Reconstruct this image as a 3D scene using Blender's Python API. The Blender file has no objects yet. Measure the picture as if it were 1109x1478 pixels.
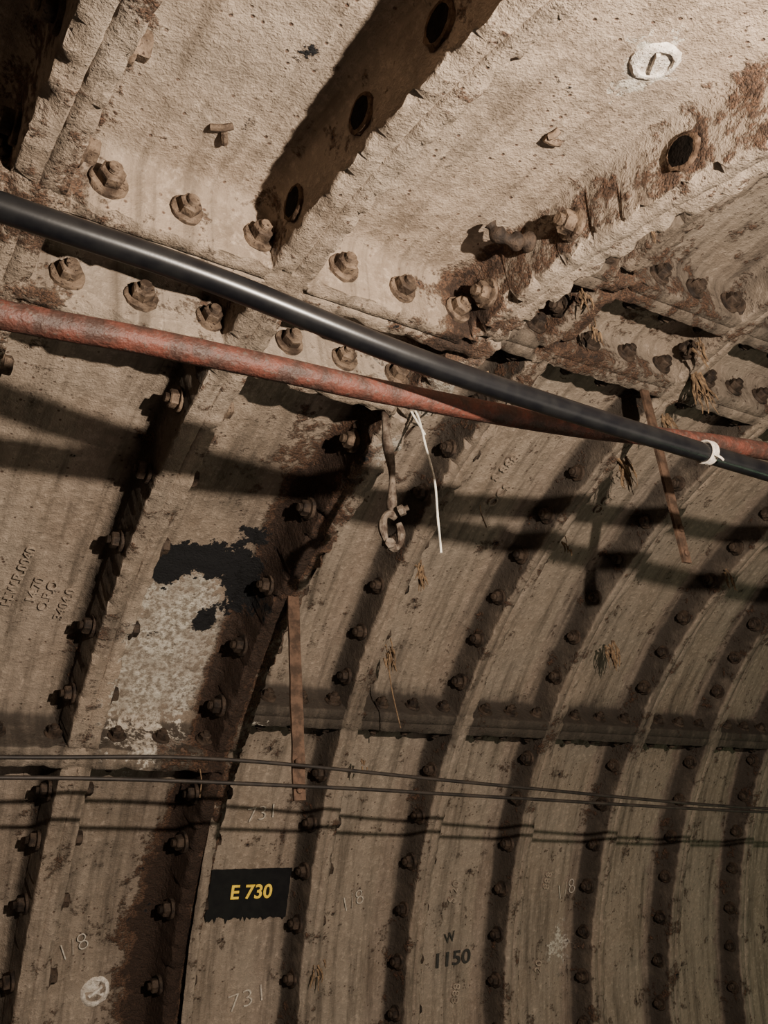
import bpy, bmesh, math, random
from mathutils import Vector, Matrix, noise
random.seed(7)
S=2.28            # metres per tunnel unit
D2R=math.pi/180
# ------------------------------------------------------------------ tunnel definition
SEC={1:dict(y=.5031,z=-.5037,R=1.0),2:dict(y=.3758,z=-.4844,R=1.0946)}
RIB={ # X, poly, theta range
 'A':(.112,(-.0092,.0134,.0042,.0017),(78,96)),
 'B':(.334,(.0044,-.0102,-.0113,.0084),(22,104)),
 'C':(.557,(-.0030,.0082,.0092,.0088),(20,104)),
 'D':(.748,(-.0095,-.0167,.0472,.0468),(18,88)),
 'E':(.968,(.0078,.0048,-.0287,-.0188),(17,81)),
 'F':(1.190,(-.0064,.0064,.0084,.0025),(15,75)),
 'G':(1.413,(.0291,.0623,.0157,-.0080),(17,62)),
 'H':(1.636,(.0125,-.0028,-.0146,.0144),(11,44)),
 'I':(1.858,(-.0149,-.0333,-.0042,.0107),(12,33))}
def ribx(n,th):
    if n=='Z': return ribx('A',th)-.2227
    if n=='Y': return ribx('A',th)-.4454
    if n=='J': return 2.081+(ribx('I',th)-1.858)*.5
    if n=='K': return 2.304
    if n=='L': return 2.527
    X,c,(a,b)=RIB[n]
    t=(max(a,min(b,th))-60)/50
    return X+c[0]+c[1]*t+c[2]*t*t+c[3]*t**3
HH={1:.062,2:.050}
W={1:.021,2:.0165}
def tilt(sec,x,th):
    if sec==1: return -3.0*(x-.3)
    k=max(0,min(1,(76-th)/36.))
    return -2.2*k*(x-.57)
def P3(sec,x,th,dr=0.):
    c=SEC[sec];r=c['R']+dr;a=th*D2R
    return Vector((x,c['y']+r*math.cos(a),c['z']+r*math.sin(a)))*S
def wallpt(sec,x,thn,dr=0.): return P3(sec,x,thn+tilt(sec,x,thn),dr)
JOINTS={1:[-6,42,78.0,84.4,130],2:[-8,39.9,74.0,80.2,128]}
RIBS={1:['Y','Z','A','B','C'],2:['C','D','E','F','G','H','I','J','K','L']}
def prof(d,w,H):   # distance from flange centre -> depth
    if d<.0012: return .0018
    if d<w-.0025: return 0.
    if d<w-.0005: return .0008
    if d<w+.001: return .0045
    if d<w+.004: return H-.014
    if d<w+.009: return H-.005
    if d<w+.016: return H-.001
    return H
def offs(w): return [0.,.0018,w*.5,w-.003,w-.001,w,w+.0025,w+.007,w+.013,w+.022]
def smooth(a,b,x):
    t=max(0,min(1,(x-a)/(b-a)));return t*t*(3-2*t)
def blob(x,th,cx,ct,rx,rt): 
    return math.exp(-(((x-cx)/rx)**2+((th-ct)/rt)**2))
parts={'wall_left':([],[],[]),'ceiling':([],[],[])}
def build(sec):
    w=W[sec];H=HH[sec];R=SEC[sec]['R'];names=RIBS[sec]
    cols=[]
    o=offs(w)
    for i,n in enumerate(names):
        if i>0: cols+=[(i,'o',-v) for v in reversed(o[1:])]
        cols.append((i,'o',0.))
        if i<len(names)-1:
            cols+=[(i,'o',v) for v in o[1:]]
            N=16
            cols+=[(i,'f',k/N) for k in range(1,N)]
        elif sec==1: cols+=[(i,'o',v) for v in o[1:6]]
    ths=[]
    J=JOINTS[sec];wj=.017
    oj=[v/R/D2R for v in offs(wj)]
    for j,t in enumerate(J):
        if j>0: ths+=[(t-v,j,-1) for v in reversed(oj[1:])]
        ths.append((t,j,0))
        if j<len(J)-1:
            ths+=[(t+v,j,1) for v in oj[1:]]
            a=t+oj[-1];b=J[j+1]-oj[-1];N=max(2,int((b-a)/.38))
            ths+=[(a+(b-a)*k/N,None,0) for k in range(1,N)]
    verts=[];att=[]
    for (i,m,v) in cols:
        for (th,j,sd) in ths:
            n=names[i]
            if m=='o': x=ribx(n,th)+v; dxr=abs(v); near=i; side=(v>0)-(v<0)
            else:
                x0=ribx(n,th)+o[-1];x1=ribx(names[i+1],th)-o[-1]
                x=x0+(x1-x0)*v
                dl=x-x0+o[-1];dr_=x1-x+o[-1]
                dxr=min(dl,dr_);near=i if dl<dr_ else i+1;side=1 if dl<dr_ else -1
            dj=min(abs(th-t) for t in J)*D2R*R
            d=min(prof(dxr,w,H),prof(dj,wj,H))
            p=Vector((x*12,th*.35,sec*9.))
            nz=noise.noise(p*1.0)
            nf=noise.noise(Vector((x*60,th*1.3,sec*5.)))
            nff=noise.noise(Vector((x*150,th*3.1,sec*5.+2)))
            tip=(d<.006)
            nearC=(names[near]=='C' and sec==1)
            rough=2.4 if (nearC and dxr<.04) else (1.2 if sec==1 else .7)
            if sec==2 and names[near]=='D' and th>58 and dxr<.035: rough=2.2
            dr=d+ (nz*.0016 + nf*.0010*rough+nff*.0006*rough)
            if tip and (abs(dxr-w)<.004 or abs(dj-wj)<.004): dr+=max(0,nf+.1)*.008*rough
            xj=x+nff*.0012*rough*(1 if dxr<w+.02 else 0)
            tt=th+tilt(sec,x,th)
            verts.append(P3(sec,xj,tt,dr))
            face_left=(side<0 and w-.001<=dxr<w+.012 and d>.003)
            up=smooth(66,80,th)
            rust=.10+.16*smooth(.05,0,dxr-w)*(1 if sec==1 else .5)
            dirt_shade=.08+.28*smooth(.035,0,min(dxr,dj)-w)+.22*smooth(80,50,th)
            white=0.;black=0.
            if face_left and th<74: dirt_shade=max(dirt_shade,.92 if sec==2 else .84)
            if side<0 and th<70: dirt_shade=max(dirt_shade,.62*smooth(.018,.0,dxr-w-.008))
            if dj<wj+.02 and dj>wj-.001 and th<60 and d<H-.004 and dxr>w: dirt_shade=max(dirt_shade,.92)
            if tip: dirt_shade-=.22 if dxr<w+.001 else .0
            if tip and dxr>w+.001 and th<60 and sec==2: dirt_shade+=.10
            if sec==1:
                low=smooth(75,60,th)
                if nearC and side<0 and dxr<.10:
                    k=smooth(.055,.0,dxr-w)
                    rust=max(rust,(.50+.34*low)*k if dxr<w+.02 and d>.003 else (.27+.42*low)*k)
                    dirt_shade=max(dirt_shade,(.30+.38*low)*k)
                if nearC and d<=.006 : rust=max(rust,.16+.34*low);dirt_shade+=.22*low
                rust+=.75*blob(x,th,.515,26,.035,9)+.4*blob(x,th,.47,20,.045,6)+.45*blob(x,th,.53,52,.025,14)
                rust+=.35*blob(x,th,.49,68,.08,6)
                rust+=.45*blob(x,th,.53,84,.035,3.5)+.18*blob(x,th,.12,100,.05,30)
                if dj<wj+.03 and th>75: rust+=.10
                white=.62*blob(x,th,.465,49,.09,6.5)+.54*blob(x,th,.43,54,.065,5.5)+.50*blob(x,th,.41,46,.05,5)
                white=max(white,.70*blob(x,th,.56,80.5,.06,3.5),.5*blob(x,th,.56,74,.03,3)) 
                white+=.6*blob(x,th,.442,20.4,.014,.8)+.75*blob(x,th,.482,101.6,.024,1.9)
                black=.80*blob(x,th,.455,58.6,.06,1.9)+.8*blob(x,th,.508,56.4,.024,3.0)+.8*blob(x,th,.400,57.0,.026,1.6)+.70*blob(x,th,.475,52.6,.015,1.1)+.5*blob(x,th,.50,61.5,.03,1.)
                dirt_shade+=.42*blob(x,th,.45,66,.1,6)+.25*blob(x,th,.45,37,.12,6)+.2*blob(x,th,.45,26,.05,8)  # blob under the key joint also paints in the merged pipe shadows
                dirt_shade-=.25*blob(x,th,.45,49,.09,8)
                dirt_shade-=.08*up
                dirt_shade+=.5*smooth(.07,-.02,x)*up  # paints the shade left of rib A into the ceiling colour
            else:
                rust+=.40*blob(x,th,.8,78,.14,7)*(1 if d<.01 else .6)+.08
                dirt_shade+=.08+.25*blob(x,th,.65,70,.1,6)+.2*blob(x,th,1.3,40,1.,2.)+.28*smooth(70,84,th)  # last term paints rib C's shade onto the upper panels
                white=.6*blob(x,th,1.345,17.4,.03,2.2)+.4*blob(x,th,.60,39,.05,.9)
            att.append((rust,white,black,max(0,min(1,dirt_shade)),x*S,tt*D2R*R*S))
    nc=len(ths)
    for name in parts:
        V,F,A=parts[name];base={}
        for c in range(len(cols)-1):
            for r in range(nc-1):
                up = ths[r][0]>=60
                if (name=='ceiling')!=up: continue
                idx=[c*nc+r,(c+1)*nc+r,(c+1)*nc+r+1,c*nc+r+1]
                f=[]
                for q in idx:
                    if q not in base:
                        base[q]=len(V);V.append(verts[q]);A.append(att[q])
                    f.append(base[q])
                F.append(tuple(reversed(f)))
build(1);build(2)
# transition bulkhead between the two ring sizes
for name,(lo,hi) in {'wall_left':(-6,60),'ceiling':(60,128)}.items():
    V,F,A=parts[name];n0=len(V);N=int((hi-lo)/1.)
    for k in range(N+1):
        th=lo+(hi-lo)*k/N
        x=ribx('C',th)+.019
        pa=P3(1,x,th,.006);pb=P3(2,x,th,.066)
        for p in (pa,pb):
            V.append(p);A.append((.4,0,0,.6,x*S,th*D2R*S))
        if k: F.append((n0+2*k-2,n0+2*k-1,n0+2*k+1,n0+2*k))
# ------------------------------------------------------------------ material helpers
def newmat(name):
    m=bpy.data.materials.new(name);m.use_nodes=True
    nt=m.node_tree;b=nt.nodes['Principled BSDF'];return m,nt,b
class NB:
    def __init__(s,nt): s.nt=nt
    def n(s,t,**k):
        x=s.nt.nodes.new(t)
        for a,v in k.items(): setattr(x,a,v)
        return x
    def link(s,a,b): s.nt.links.new(a,b)
    def noise(s,vec,scale,detail=6,rough=.6):
        x=s.n('ShaderNodeTexNoise');x.inputs['Scale'].default_value=scale;x.inputs['Detail'].default_value=detail;x.inputs['Roughness'].default_value=rough
        s.link(vec,x.inputs['Vector']);return x.outputs['Fac']
    def math(s,op,a,b=None,c=None,clamp=False):
        x=s.n('ShaderNodeMath',operation=op);x.use_clamp=clamp
        for i,v in enumerate((a,b,c)):
            if v is None: continue
            if isinstance(v,(int,float)): x.inputs[i].default_value=v
            else: s.link(v,x.inputs[i])
        return x.outputs[0]
    def mapr(s,v,a,b,c=0,d=1,smooth=True):
        x=s.n('ShaderNodeMapRange');x.interpolation_type='SMOOTHSTEP' if smooth else 'LINEAR'
        s.link(v,x.inputs[0]);x.inputs[1].default_value=a;x.inputs[2].default_value=b;x.inputs[3].default_value=c;x.inputs[4].default_value=d
        return x.outputs[0]
    def mix(s,f,a,b,mode='MIX'):
        x=s.n('ShaderNodeMix',data_type='RGBA',blend_type=mode)
        if isinstance(f,(int,float)): x.inputs[0].default_value=f
        else: s.link(f,x.inputs[0])
        for i,v in ((6,a),(7,b)):
            if isinstance(v,tuple): x.inputs[i].default_value=(*v,1)
            else: s.link(v,x.inputs[i])
        return x.outputs[2]
    def attr(s,name):
        x=s.n('ShaderNodeAttribute');x.attribute_name=name;return x
def lining_mat():
    m,nt,b=newmat('sooty_painted_iron');q=NB(nt)
    tc=q.n('ShaderNodeTexCoord').outputs['Object']
    surf=q.attr('surf').outputs['Vector']
    mp=q.n('ShaderNodeMapping');mp.inputs['Scale'].default_value=(22,2.0,1);q.link(surf,mp.inputs[0]);stre=mp.outputs[0]
    big=q.noise(tc,2.6,3,.6);mid=q.noise(tc,11,5,.65);fine=q.noise(tc,55,5,.7);grit=q.noise(tc,230,2,.6)
    st=q.noise(stre,1.,5,.68)
    c=q.mix(q.mapr(mid,.3,.72),(.16,.122,.091),(.36,.283,.217))
    c=q.mix(q.mapr(big,.35,.7,0,.6),c,(.255,.212,.170))
    c=q.mix(q.mapr(fine,.47,.75,0,.6),c,(.47,.38,.30))
    c=q.mix(q.mapr(st,.46,.70,0,.65),c,(.100,.077,.058))
    ar=lambda n:q.attr(n).outputs['Fac']
    vo=q.n('ShaderNodeTexVoronoi');vo.inputs['Scale'].default_value=42;q.link(tc,vo.inputs['Vector'])
    fl=q.math('MULTIPLY',q.mapr(vo.outputs['Distance'],.20,.08),q.mapr(mid,.42,.56))
    c=q.mix(q.math('MULTIPLY',fl,.85),c,(.065,.032,.02))
    n1=q.math('MULTIPLY_ADD',q.math('SUBTRACT',fine,.5),1.0,q.math('MULTIPLY',q.math('SUBTRACT',mid,.5),1.8))
    dn=q.math('ADD',q.math('MULTIPLY',q.math('SUBTRACT',mid,.5),1.1),q.math('MULTIPLY',q.math('SUBTRACT',st,.5),.7))
    d=q.mapr(q.math('ADD',ar('dirt_shade'),dn),.10,.98)
    c=q.mix(q.math('MULTIPLY',d,.95),c,(.028,.022,.0175))  # grime colour, also used for the painted shade
    w=q.mapr(q.math('ADD',ar('white'),n1),.34,.50)
    wc=q.mix(q.mapr(fine,.38,.62),(.17,.14,.11),(.50,.46,.40))
    wc=q.mix(q.mapr(mid,.58,.42,0,.5),wc,(.20,.16,.125))
    c=q.mix(w,c,wc)
    rr=q.math('ADD',ar('rust'),n1)
    r1=q.mapr(rr,.40,.62);r2=q.mapr(rr,.58,.88)
    rc=q.mix(q.mapr(grit,.4,.6),(.042,.023,.015),(.120,.062,.036))
    c=q.mix(q.math('MULTIPLY',r1,.90),c,rc)
    c=q.mix(q.math('MULTIPLY',r2,.8),c,(.020,.013,.010))
    n2=q.math('MULTIPLY_ADD',q.math('SUBTRACT',fine,.5),.9,q.math('MULTIPLY',q.math('SUBTRACT',mid,.5),1.8))
    k=q.mapr(q.math('ADD',ar('black'),n2),.38,.44)
    c=q.mix(k,c,(.008,.008,.009))
    q.link(c,b.inputs['Base Color'])
    b.inputs['Roughness'].default_value=.82
    b.inputs['Specular IOR Level'].default_value=.25
    h=q.math('ADD',q.math('MULTIPLY',fine,.7),q.math('MULTIPLY',grit,.25))
    h=q.math('ADD',h,q.math('MULTIPLY',mid,.6))
    h=q.math('SUBTRACT',h,q.math('MULTIPLY',fl,.25))
    h=q.math('ADD',h,q.math('MULTIPLY',q.math('MULTIPLY',r1,fine),1.6))
    h=q.math('ADD',h,q.math('MULTIPLY',w,-.25))
    bp=q.n('ShaderNodeBump');bp.inputs['Strength'].default_value=.75;bp.inputs['Distance'].default_value=.012
    q.link(h,bp.inputs['Height']);q.link(bp.outputs[0],b.inputs['Normal'])
    return m
def simple_mat(name,c1,c2,scale=40,rough=.7,bump=.3,dist=.004,c3=None,metal=0,spec=.5):
    m,nt,b=newmat(name);q=NB(nt)
    tc=q.n('ShaderNodeTexCoord').outputs['Object']
    f=q.noise(tc,scale,4,.65);g=q.noise(tc,scale*4,3,.6)
    c=q.mix(q.mapr(f,.35,.65),c1,c2)
    if c3: c=q.mix(q.mapr(g,.55,.68),c,c3)
    q.link(c,b.inputs['Base Color']);b.inputs['Roughness'].default_value=rough;b.inputs['Metallic'].default_value=metal
    b.inputs['Specular IOR Level'].default_value=spec
    bp=q.n('ShaderNodeBump');bp.inputs['Strength'].default_value=bump;bp.inputs['Distance'].default_value=dist
    q.link(q.math('ADD',f,g),bp.inputs['Height']);q.link(bp.outputs[0],b.inputs['Normal'])
    return m
M_line=lining_mat()
M_boltp=simple_mat('dusty_painted_bolt',(.035,.023,.016),(.165,.118,.083),26,.75,.6,.004,(.026,.016,.011),spec=.2)
M_boltd=simple_mat('sooty_rusted_bolt',(.014,.010,.008),(.060,.041,.029),30,.75,.6,.004,(.02,.013,.009),spec=.2)
M_black=simple_mat('black_cable_sheath',(.004,.004,.005),(.008,.008,.0085),20,.30,.08,.001,spec=.30)
M_red=simple_mat('rusty_red_oxide_pipe',(.032,.016,.012),(.088,.027,.018),26,.6,.6,.004,(.055,.036,.029),spec=.3)
M_bar=simple_mat('rusted_steel_strap',(.04,.025,.017),(.10,.060,.040),30,.8,.5,.003,spec=.2)
M_rod=simple_mat('corroded_grey_steel',(.04,.027,.02),(.15,.12,.095),40,.75,.6,.003,spec=.2)
M_cab=simple_mat('dark_signal_cable',(.010,.008,.007),(.026,.020,.016),20,.6,.2,.001,spec=.3)
M_str=simple_mat('white_string',(.55,.52,.45),(.75,.72,.64),60,.8,.1,.001)
M_hair=simple_mat('frayed_hemp',(.06,.036,.02),(.20,.128,.07),60,.9,.2,.001)
M_paint=simple_mat('black_sign_paint',(.004,.004,.0045),(.007,.007,.007),30,.7,.2,.001,spec=.2)
M_yel=simple_mat('yellow_stencil_paint',(.70,.45,.03),(.85,.60,.06),50,.6,.1,.001)
M_chalk=simple_mat('chalk_mark',(.28,.24,.20),(.46,.41,.35),120,.9,.1,.001)
M_sten=simple_mat('black_stencil_paint',(.009,.008,.008),(.03,.024,.02),120,.7,.1,.001)
M_plug=simple_mat('limewashed_plug',(.40,.35,.30),(.66,.61,.55),60,.85,.7,.004,(.16,.125,.10))
def mkobj(name,V,F,mats,parent=None,smooth=True,ang=40,midx=None):
    me=bpy.data.meshes.new(name);me.from_pydata([tuple(v) for v in V],[],F);me.update()
    for m in mats: me.materials.append(m)
    if midx: me.polygons.foreach_set('material_index',midx)
    if smooth:
        me.polygons.foreach_set('use_smooth',[True]*len(me.polygons))
        me.set_sharp_from_angle(angle=ang*D2R)
    o=bpy.data.objects.new(name,me);bpy.context.collection.objects.link(o)
    if parent: o.parent=parent
    return o
def attrs(o,A):
    me=o.data
    for i,n in enumerate(('rust','white','black','dirt_shade')):
        a=me.attributes.new(n,'FLOAT','POINT');a.data.foreach_set('value',[t[i] for t in A])
    a=me.attributes.new('surf','FLOAT_VECTOR','POINT')
    fl=[]
    for t in A: fl+= [t[4],t[5],0.]
    a.data.foreach_set('vector',fl)
lin={}
for name,(V,F,A) in parts.items():
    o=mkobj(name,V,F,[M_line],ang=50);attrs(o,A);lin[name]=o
WL=lin['wall_left'];CE=lin['ceiling']
# ------------------------------------------------------------------ bolts
def frame(axis,spin=0.):
    a=axis.normalized();t=Vector((0,0,1)) if abs(a.z)<.9 else Vector((1,0,0))
    u=a.cross(t).normalized();v=a.cross(u)
    c,s=math.cos(spin),math.sin(spin)
    return a,u*c+v*s,v*c-u*s
def lathe(V,F,MI,pos,axis,rings,seg,spin=0.,mi=0,wob=0.):
    a,u,v=frame(axis,spin);b=len(V)
    for (r,h) in rings:
        for k in range(seg):
            an=2*math.pi*k/seg;rr=r*(1+random.uniform(-wob,wob))
            V.append(pos+a*h+(u*math.cos(an)+v*math.sin(an))*rr)
    for i in range(len(rings)-1):
        for k in range(seg):
            F.append((b+i*seg+k,b+i*seg+(k+1)%seg,b+(i+1)*seg+(k+1)%seg,b+(i+1)*seg+k));MI.append(mi)
    F.append(tuple(b+(len(rings)-1)*seg+k for k in range(seg)));MI.append(mi)
BV,BF,BM=[],[],[]
def bolt(pos,axis,mi,sc=1.,nut=True):
    sc*=S*random.uniform(.93,1.07)
    ax=(axis.normalized()+Vector([random.uniform(-.07,.07) for _ in range(3)])).normalized()
    sp=random.uniform(0,1)
    lathe(BV,BF,BM,pos,ax,[(.0150*sc,-.002*sc),(.0150*sc,.0018*sc),(.0142*sc,.0026*sc)],18,sp,mi,.04)
    lathe(BV,BF,BM,pos,ax,[(.0100*sc,.002*sc),(.0104*sc,.0035*sc),(.0104*sc,.0108*sc),(.0088*sc,.0122*sc)],6,sp,mi,.03)
    if nut: 
        rr=[]
        for k in range(4): rr+=[(.0056*sc,(.012+k*.0014)*sc),(.0049*sc,(.0127+k*.0014)*sc)]
        lathe(BV,BF,BM,pos,ax,rr,10,sp,mi,.03)
def corr(th): return th-.025*(th-35)
def ribbolt(sec,n,th,mi,sc=1.,both=True):
    w=W[sec];x=ribx(n,th);H=HH[sec]
    bolt(P3(sec,x-w-.0025,th,H*.45),Vector((-1,0,0)),mi,sc)
    if both: bolt(P3(sec,x+w+.0025,th,H*.45),Vector((1,0,0)),mi,sc,False)
def jointbolt(sec,x,thn,mi,sc=1.,wj=.017):
    R=SEC[sec]['R']
    for sgn in(1,-1):
        dth=(wj+.0025)/R/D2R*sgn
        a=(thn+tilt(sec,x,thn))*D2R
        t=Vector((0,-math.sin(a),math.cos(a)))*sgn
        bolt(wallpt(sec,x,thn+dth,HH[sec]*.45),t,mi,sc,True)
for n,L in {'Y':None,'Z':None,'A':None,'B':[73.5,67.2,60.8,53.0,46.9,38.3,34.0,28.7,22.5,16.3,10],'C':[94.8,88,73,66,58.1,52,46,37.5,33,27,20.5,14]}.items():
    if L is None: L=[101,94.9,88.7,73.5,67.2,60.8,53,47,38,32,26,20,14]
    for t in L: ribbolt(1,n,corr(t),0 if t>70 else 1)
for n in RIBS[2][1:]:
    ph=65.8 if n=='F' else 64.8
    th=ph+4.37*4
    while th>2:
        if min(abs(th-j) for j in JOINTS[2])>1.6: ribbolt(2,n,corr(th)+random.uniform(-.15,.15),1,.9)
        th-=4.37
for sec in(1,2):
    rr=RIBS[sec]
    for i in range(len(rr)-1):
        for j in JOINTS[sec]:
            x0=ribx(rr[i],j);x1=ribx(rr[i+1],j)
            for f in ((.24,.54,.85) if sec==1 else (.27,.55,.84)):
                jointbolt(sec,x0+(x1-x0)*f,j,0 if (sec==1 and j>60) else 1,1.0 if j>60 else .85)
bolts=mkobj('flange_bolts',BV,BF,[M_boltp,M_boltd],ang=35,midx=BM,parent=CE)
# open bolt holes: flat black discs paint the shade inside, with a rusty lip
HV,HF,HM=[],[],[]
for n,t in (('B',101.7),('B',96.),('B',89.6),('C',101.6)):
    th=corr(t);p=P3(1,ribx(n,th)-W[1]-.0030,th,HH[1]*.47)
    lathe(HV,HF,HM,p,Vector((-1,0,0)),[(.0165*S,-.002*S),(.0160*S,.0006*S),(.0140*S,.0014*S),(.0125*S,.0010*S)],20,0,1,.08)
    lathe(HV,HF,HM,p,Vector((-1,0,0)),[(.0125*S,.0011*S),(.0120*S,.0012*S)],20,0,0,.10)
mkobj('empty_bolt_hole',HV,HF,[simple_mat('painted_hole_shade',(.003,.0025,.002),(.008,.006,.005),60,.9,.5,spec=.05),simple_mat('hole_lip_rust',(.035,.022,.015),(.10,.065,.043),60,.9,.5,spec=.1)],parent=CE,midx=HM)
# ------------------------------------------------------------------ tubes
def catmull(P,n=10):
    out=[];Q=[P[0]*2-P[1]]+P+[P[-1]*2-P[-2]]
    for i in range(1,len(Q)-2):
        a,b,c,d=Q[i-1:i+3]
        for k in range(n):
            t=k/n
            out.append(.5*((2*b)+(c-a)*t+(2*a-5*b+4*c-d)*t*t+(3*b-a-3*c+d)*t**3))
    out.append(P[-1]);return out
def tube(V,F,pts,r,seg=14,rf=None):
    b=len(V);n=len(pts);pu=None
    for i,p in enumerate(pts):
        d=(pts[min(i+1,n-1)]-pts[max(i-1,0)]).normalized()
        if pu is None:
            t=Vector((0,0,1)) if abs(d.z)<.9 else Vector((0,1,0));u=d.cross(t).normalized()
        else: u=(pu-d*pu.dot(d)).normalized()
        pu=u;v=d.cross(u);rr=r*(rf(i/(n-1)) if rf else 1)
        for k in range(seg):
            a=2*math.pi*k/seg;V.append(p+(u*math.cos(a)+v*math.sin(a))*rr)
    for i in range(n-1):
        for k in range(seg): F.append((b+i*seg+k,b+i*seg+(k+1)%seg,b+(i+1)*seg+(k+1)%seg,b+(i+1)*seg+k))
    F.append(tuple(b+k for k in reversed(range(seg))));F.append(tuple(b+(n-1)*seg+k for k in range(seg)))
def tubeobj(name,pts,r,mat,seg=16,parent=None,n=10,rf=None):
    V,F=[],[];tube(V,F,catmull([Vector(p)*S for p in pts],n),r*S,seg,rf);return mkobj(name,V,F,[mat],parent,ang=60)
tubeobj('black_cable_pipe',[(-.5,.45,.402),(-.2,.45,.382),(.067,.45,.365),(.192,.45,.357),(.352,.45,.337),(.524,.45,.326),(.760,.45,.316),(1.2,.45,.30),(2.4,.45,.30)],.0088,M_black,20)
tubeobj('rusty_red_pipe',[(-.5,.5,.30),(-.2,.5,.315),(.08,.5,.327),(.164,.5,.332),(.265,.5,.335),(.36,.5,.337),(.561,.5,.348),(.822,.48,.362),(1.2,.46,.36),(2.4,.46,.38)],.0092,M_red,20)
# tie on the pipes
V,F=[],[];c=Vector((.668,.45,.3205))
for dx in (0,.003,.006):
    ring=[(c+Vector((dx,math.cos(k*math.pi/12)*.0100,math.sin(k*math.pi/12)*.0100)))*S for k in range(25)]
    tube(V,F,ring,.0014*S,6)
tube(V,F,[(c+Vector((0,.008,.006)))*S,(c+Vector((0,.025,.015)))*S,(c+Vector((0,.035,.022)))*S],.0012*S,6)
tube(V,F,[(c+Vector((0,-.009,-.006)))*S,(c+Vector((.004,-.012,-.010)))*S,(c+Vector((.007,-.012,-.012)))*S],.0012*S,6)
mkobj('pipe_tie_wire',V,F,[M_chalk])
# signal cables on brackets
k=1.0/1.1
tubeobj('signal_cable',[(-.3,1.0,.145),(.212*k,1.0,.148*k),(.486*k,1.0,.141*k),(.899*k,1.0,.098*k+.001),(1.569*k,1.0,.035*k),(2.2,1.0,-.01)],.0023,M_cab,8)
tubeobj('signal_cable',[(-.3,1.0,.118),(.213*k,1.0,.126*k),(.594*k,1.0,.105*k),(.963*k,1.0,.076*k),(1.566*k,1.0,.029*k),(2.2,1.0,-.02)],.0023,M_cab,8)
def strap(name,top,bot,wd,tk):
    V,F,MI=[],[],[]
    top=Vector(top)*S;bot=Vector(bot)*S;N=16
    for i in range(N+1):
        p=top.lerp(bot,i/N);j=.0006*S*noise.noise(p*20)
        ww=wd*S/2*(1+.12*noise.noise(p*15));t=tk*S/2
        for sx,sy in((-1,-1),(1,-1),(1,1),(-1,1)): V.append(p+Vector((sx*ww+j,sy*t,0)))
        if i:
            b=4*i-4
            for q in range(4): F.append((b+q,b+(q+1)%4,b+4+(q+1)%4,b+4+q));MI.append(0)
    F.append((3,2,1,0));MI.append(0);b=4*N;F.append((b,b+1,b+2,b+3));MI.append(0)
    for zz in (.012,.045):
        lathe(V,F,MI,bot+Vector((0,-tk*S/2,zz*S)),Vector((0,-1,0)),[(.0045*S,-.001*S),(.0045*S,.002*S),(.003*S,.003*S)],8,.2,0)
    return mkobj(name,V,F,[M_bar],midx=MI,ang=30)
strap('cable_hanger_strap',(.556,1.035,.345),(.536,1.008,.080),.0165,.004)
strap('cable_hanger_strap',(.922,.69,.585),(.927,.685,.318),.0145,.004)
# hanger rod with open clamp
V,F=[],[]
rt=[Vector((.540,.755,.485)),Vector((.527,.742,.468)),Vector((.525,.74,.44)),Vector((.528,.74,.40)),Vector((.524,.74,.365)),Vector((.522,.74,.350))]
tube(V,F,catmull([p*S for p in rt],6),.0048*S,10,lambda t:1+.25*math.sin(t*17))
c=Vector((.519,.738,.328));pts=[]
for k in range(25):
    a=(60+k*14)*D2R;pts.append((c+Vector((math.cos(a)*.0135,math.cos(a)*.003,math.sin(a)*.019)))*S)
tube(V,F,pts,.0042*S,8,lambda t:1+.2*math.sin(t*23))
MI=[0]*len(F)
lathe(V,F,MI,(c+Vector((.006,-.008,.020)))*S,Vector((.5,-.6,.2)),[(.006*S,0),(.006*S,.006*S),(.003*S,.007*S),(.003*S,.011*S)],6,.1,0)
lathe(V,F,MI,(c+Vector((-.006,.0,-.016)))*S,Vector((-.3,-.9,-.1)),[(.006*S,0),(.006*S,.008*S)],6,.1,0)
mkobj('pipe_hanger_rod',V,F,[M_rod],midx=MI)
tubeobj('white_string',[(.553,.722,.475),(.558,.720,.46),(.560,.715,.42),(.566,.715,.385),(.563,.713,.34),(.562,.713,.30)],.0013,M_str,6)
tubeobj('white_string',[(.55,.725,.475),(.556,.720,.455),(.561,.716,.44)],.0013,M_str,6)
# ------------------------------------------------------------------ frayed caulking fibres
V,F=[],[]
def tuft(sec,x,th,n,L,spread=.02,dr=-.004):
    p0=P3(sec,x,th,dr)
    for _ in range(n):
        p=p0+Vector((random.gauss(0,spread*.5),random.gauss(0,spread*.3),random.gauss(0,spread*.8)))*S*.5
        q=[p];d=Vector((random.gauss(0,.22),random.gauss(-.2,.2),-1)).normalized()
        l=L*random.uniform(.4,1.0)
        for k in range(6):
            d=(d+Vector((random.gauss(0,.26),random.gauss(0,.2),-.35))).normalized()
            q.append(q[-1]+d*l*S/6)
        tube(V,F,q,random.uniform(.0007,.0024)*S,5,lambda t:1.15-t*.8)
for (x,th,n,L) in [(.762,53.9,26,.032),(.772,46,22,.028),(.992,66.8,30,.045),(1.235,47.8,28,.042),(.975,75.9,36,.05),(.712,79,10,.022),(.93,78.2,10,.03),(.99,72,14,.03),
   (.76,77,8,.02),(.74,70,8,.02),(.79,36,5,.015),(1.42,57,8,.03),(1.0,58,6,.02),(.77,18,10,.025),(.70,85,8,.02)]:
    tuft(2,x,th,n,L)
tuft(1,.60,82,6,.02);tuft(1,.565,79,6,.02)
mkobj('frayed_caulking_rope',V,F,[M_hair],parent=CE)
V,F=[],[]
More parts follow.
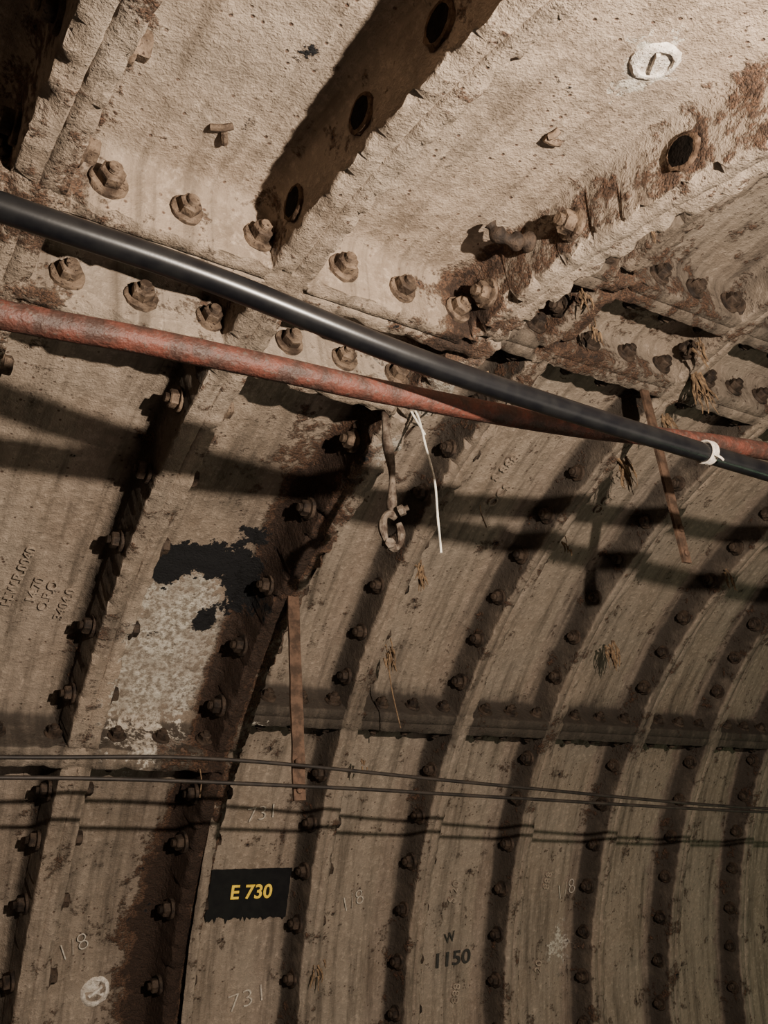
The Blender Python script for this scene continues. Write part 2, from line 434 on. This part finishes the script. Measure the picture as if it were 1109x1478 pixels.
tube(V,F,catmull([P3(2,.77,45.5,-.006),P3(2,.77,45.5,-.006)+Vector((.0,-.01,-.11)),P3(2,.775,45.5,-.006)+Vector((.01,-.01,-.24))],6),.0011*S,5)
tube(V,F,catmull([P3(1,.51,41,-.006),P3(1,.51,41,-.006)+Vector((.0,-.01,-.04)),P3(1,.51,41,-.006)+Vector((-.006,-.01,-.09))],6),.001*S,5)
tube(V,F,catmull([P3(2,.80,60.5,-.004),P3(2,.80,60.5,-.004)+Vector((-.01,-.01,-.03)),P3(2,.80,60.5,-.004)+Vector((.006,-.01,-.08))],6),.001*S,5)
mkobj('loose_thread',V,F,[M_hair],parent=CE)
# ------------------------------------------------------------------ painted sign and lettering on the pans
def patch(name,sec,x0,x1,tTL,tTR,tBL,tBR,mat,dr,parent=None):
    V,F=[],[];NX,NT=60,24
    for i in range(NX+1):
        u=i/NX
        rag=.35*noise.noise(Vector((u*9,1,0)))+.55*max(0,noise.noise(Vector((u*38,5,0))))+.25*noise.noise(Vector((u*90,7,0)))
        for j in range(NT+1):
            v=j/NT
            top=tTL+(tTR-tTL)*u+.06*noise.noise(Vector((u*12,3,0)));bot=tBL+(tBR-tBL)*u-rag
            th=bot+(top-bot)*v
            e=.0022*noise.noise(Vector((v*7,u*2,9)))*(1-2*u)
            V.append(P3(sec,x0+(x1-x0)*u+e,th,dr))
    for i in range(NX):
        for j in range(NT):
            a=i*(NT+1)+j;F.append((a,a+1,a+NT+2,a+NT+1))
    return mkobj(name,V,F,[mat],parent)
def text(name,s,sec,x,th,hgt,ang,mat,dr,parent=None,xs=1.,thick=0.,bold=0.,slope=0.):
    cu=bpy.data.curves.new(name,'FONT');cu.body=s;cu.size=1;cu.offset=bold;cu.align_x='CENTER';cu.align_y='CENTER';cu.resolution_u=4
    t=bpy.data.objects.new('tmp',cu);bpy.context.collection.objects.link(t)
    bpy.context.view_layer.update()
    me=bpy.data.meshes.new_from_object(t.evaluated_get(bpy.context.evaluated_depsgraph_get()))
    bpy.data.objects.remove(t)
    bm=bmesh.new();bm.from_mesh(me)
    bmesh.ops.triangulate(bm,faces=bm.faces)
    sc=hgt/.72;R=SEC[sec]['R']
    ca,sa=math.cos(ang*D2R),math.sin(ang*D2R)
    if thick:
        r=bmesh.ops.extrude_face_region(bm,geom=list(bm.faces))
        for v in r['geom']:
            if isinstance(v,bmesh.types.BMVert): v.co.z=1
    for v in bm.verts:
        X=v.co.x*sc*xs;Y=v.co.y*sc
        a=X*ca-Y*sa;b=X*sa+Y*ca
        v.co=P3(sec,x+a,th+b/R/D2R+slope*a,dr-(thick*v.co.z if thick else 0))
    bm.to_mesh(me);bm.free();me.materials.clear();me.materials.append(mat)
    o=bpy.data.objects.new(name,me);bpy.context.collection.objects.link(o)
    if parent:o.parent=parent
    return o
H2=HH[2];H1=HH[1]
sign=bpy.data.objects.new('tunnel_number_sign',None);bpy.context.collection.objects.link(sign)
patch('painted_panel',2,.588,.750-.0165-.006,26.0,25.6,22.2,21.6,M_paint,H2-.0045,sign)
text('number_text','E 730',2,.660,23.9,.0215,0,M_yel,H2-.0057,sign,1.08,0,.02,-3.)
text('chalk_number','731',2,.657,30.3,.024,8,M_chalk,H2-.0040,WL,1.1,0,-.019)
text('chalk_number','731',2,.675,15.6,.026,10,M_chalk,H2-.0040,WL,1.3,0,-.019)
text('chalk_number','1/8',2,.853,22.2,.026,20,M_chalk,H2-.0040,WL,1.,0,-.023)
text('chalk_number','1/8',2,1.351,20.9,.03,15,M_chalk,H2-.0040,WL,1.,0,-.023)
text('chalk_number','1/8',1,.40,24.0,.026,25,M_chalk,H1-.0040,WL,1.,0,-.024)
text('stencilled_number','1150',2,1.078,16.0,.024,0,M_sten,H2-.0040,WL,1.3,0,.02)
text('stencilled_number','W',2,1.070,17.9,.018,10,M_sten,H2-.0040,WL,.9,0,.01)
for s_,x,th in (('H.W.R.0040',.222,55),('14.70',.245,54),('O.P.O',.262,53.6),('3404.0',.285,53)):
    text('cast_lettering',s_,1,x,th,.0125,82,M_line,H1-.001,WL,1.,.003)
for x,th,s_ in ((.85,62.5,'S 888'),(.87,60,'OCS'),(1.07,64,'888'),(1.08,61,'OCS'),(1.07,22,'S 20'),(1.30,22,'888'),(1.09,13,'888'),(1.29,14,'20')):
    text('cast_lettering',s_,2,x,th,.016,75 if th>50 else 80,M_line,H2-.001,WL if th<60 else CE,1.,.0035)
# grout plugs
def plug(x,th,r,par):
    V,F,MI=[],[],[]
    p=P3(1,x,th,H1+.001);c=P3(1,x,th,0)-P3(1,x,th,H1)
    lathe(V,F,MI,p,c,[(r*1.25*S,-.001*S),(r*1.18*S,.002*S),(r*1.0*S,.004*S),(r*.86*S,.0038*S),(r*.8*S,.0012*S),(r*.3*S,.001*S)],28,0,0,.05)
    a,u,v=frame(c,.6)
    b=len(V)
    for su,sv in((-.5,-.09),(.5,-.09),(.5,.09),(-.5,.09)):
        V.append(p+u*su*r*S*1.3+v*sv*r*S*1.3+a*.001*S)
    for su,sv in((-.5,-.09),(.5,-.09),(.5,.09),(-.5,.09)):
        V.append(p+u*su*r*S*1.2+v*sv*r*S*.9+a*.0045*S)
    for f in ((4,5,6,7),(0,1,5,4),(1,2,6,5),(2,3,7,6),(3,0,4,7)): F.append(tuple(b+i for i in f));MI.append(0)
    return mkobj('grout_plug',V,F,[M_plug],midx=MI,parent=par)
plug(.482,101.6,.0160,CE);plug(.442,20.2,.018,WL)
V,F,MI=[],[],[]
for (x,th,l,r,an) in ((.234,89.4,.018,.003,.5),(.240,88.9,.012,.003,2.),(.480,95.8,.016,.003,.1),(.475,96.2,.01,.003,1.2)):
    p=P3(1,x,th,H1-.002);d=Vector((math.cos(an),math.sin(an)*-.9,math.sin(an)*.2))
    tube(V,F,catmull([p-d*l*S/2,p+Vector((0,0,-.003)),p+d*l*S/2],4),r*S,8)
o=mkobj('casting_lump',V,F,[M_boltp],CE)
V,F=[],[]
th=90.6;p=P3(1,ribx('C',th)-W[1]-.006,th,H1*.62)
tube(V,F,catmull([p,p+Vector((-.025,0,-.004)),p+Vector((-.05,.004,-.01)),p+Vector((-.085,.01,.0)),p+Vector((-.10,.01,.02))],6),.0085*S,12,lambda t:1+.25*math.sin(t*19)-.3*t)
mkobj('rusted_grout_stub',V,F,[M_boltd],CE)
# ------------------------------------------------------------------ lights
def area(name,loc,tgt,sx,sy,pw,col):
    l=bpy.data.lights.new(name,'AREA');l.shape='RECTANGLE';l.size=sx*S;l.size_y=sy*S;l.energy=pw;l.color=col
    o=bpy.data.objects.new(name,l);bpy.context.collection.objects.link(o);o.location=Vector(loc)*S
    o.rotation_euler=((Vector(tgt)-Vector(loc))).to_track_quat('-Z','Y').to_euler();return o
l=bpy.data.lights.new('work_lamp','POINT');l.energy=490;l.shadow_soft_size=.018;l.color=(1.,.86,.71)
o=bpy.data.objects.new('work_lamp',l);bpy.context.collection.objects.link(o);o.location=Vector((.405,-.16,.165))*S
area('added_fill_light',(1.0,-.1,-.35),(1.0,1.4,.1),1.2,.5,16,(1.,.88,.75))  # unseen soft source, added to lift the lower wall
area('distant_green_lamp',(2.4,.2,-.9),(1.9,1.4,-.3),.3,.3,12,(.6,1.,.55))
w=bpy.data.worlds.new('world');bpy.context.scene.world=w;w.use_nodes=True
w.node_tree.nodes['Background'].inputs[0].default_value=(.9,.83,.77,1);w.node_tree.nodes['Background'].inputs[1].default_value=.022
# ------------------------------------------------------------------ camera
al,p,r=.6057,.3704,-.0925
Fw=Vector((math.sin(al)*math.cos(p),math.cos(al)*math.cos(p),math.sin(p)))
Rr=Vector((math.cos(al),-math.sin(al),0));U=Rr.cross(Fw)
R2=Rr*math.cos(r)+U*math.sin(r);U2=U*math.cos(r)-Rr*math.sin(r)
cd=bpy.data.cameras.new('camera');cd.sensor_fit='VERTICAL';cd.sensor_height=36;cd.lens=1304.5/1478*36;cd.clip_start=.01
co=bpy.data.objects.new('camera',cd);bpy.context.collection.objects.link(co)
co.matrix_world=Matrix(((R2.x,U2.x,-Fw.x,0),(R2.y,U2.y,-Fw.y,0),(R2.z,U2.z,-Fw.z,0),(0,0,0,1)))
bpy.context.scene.camera=co
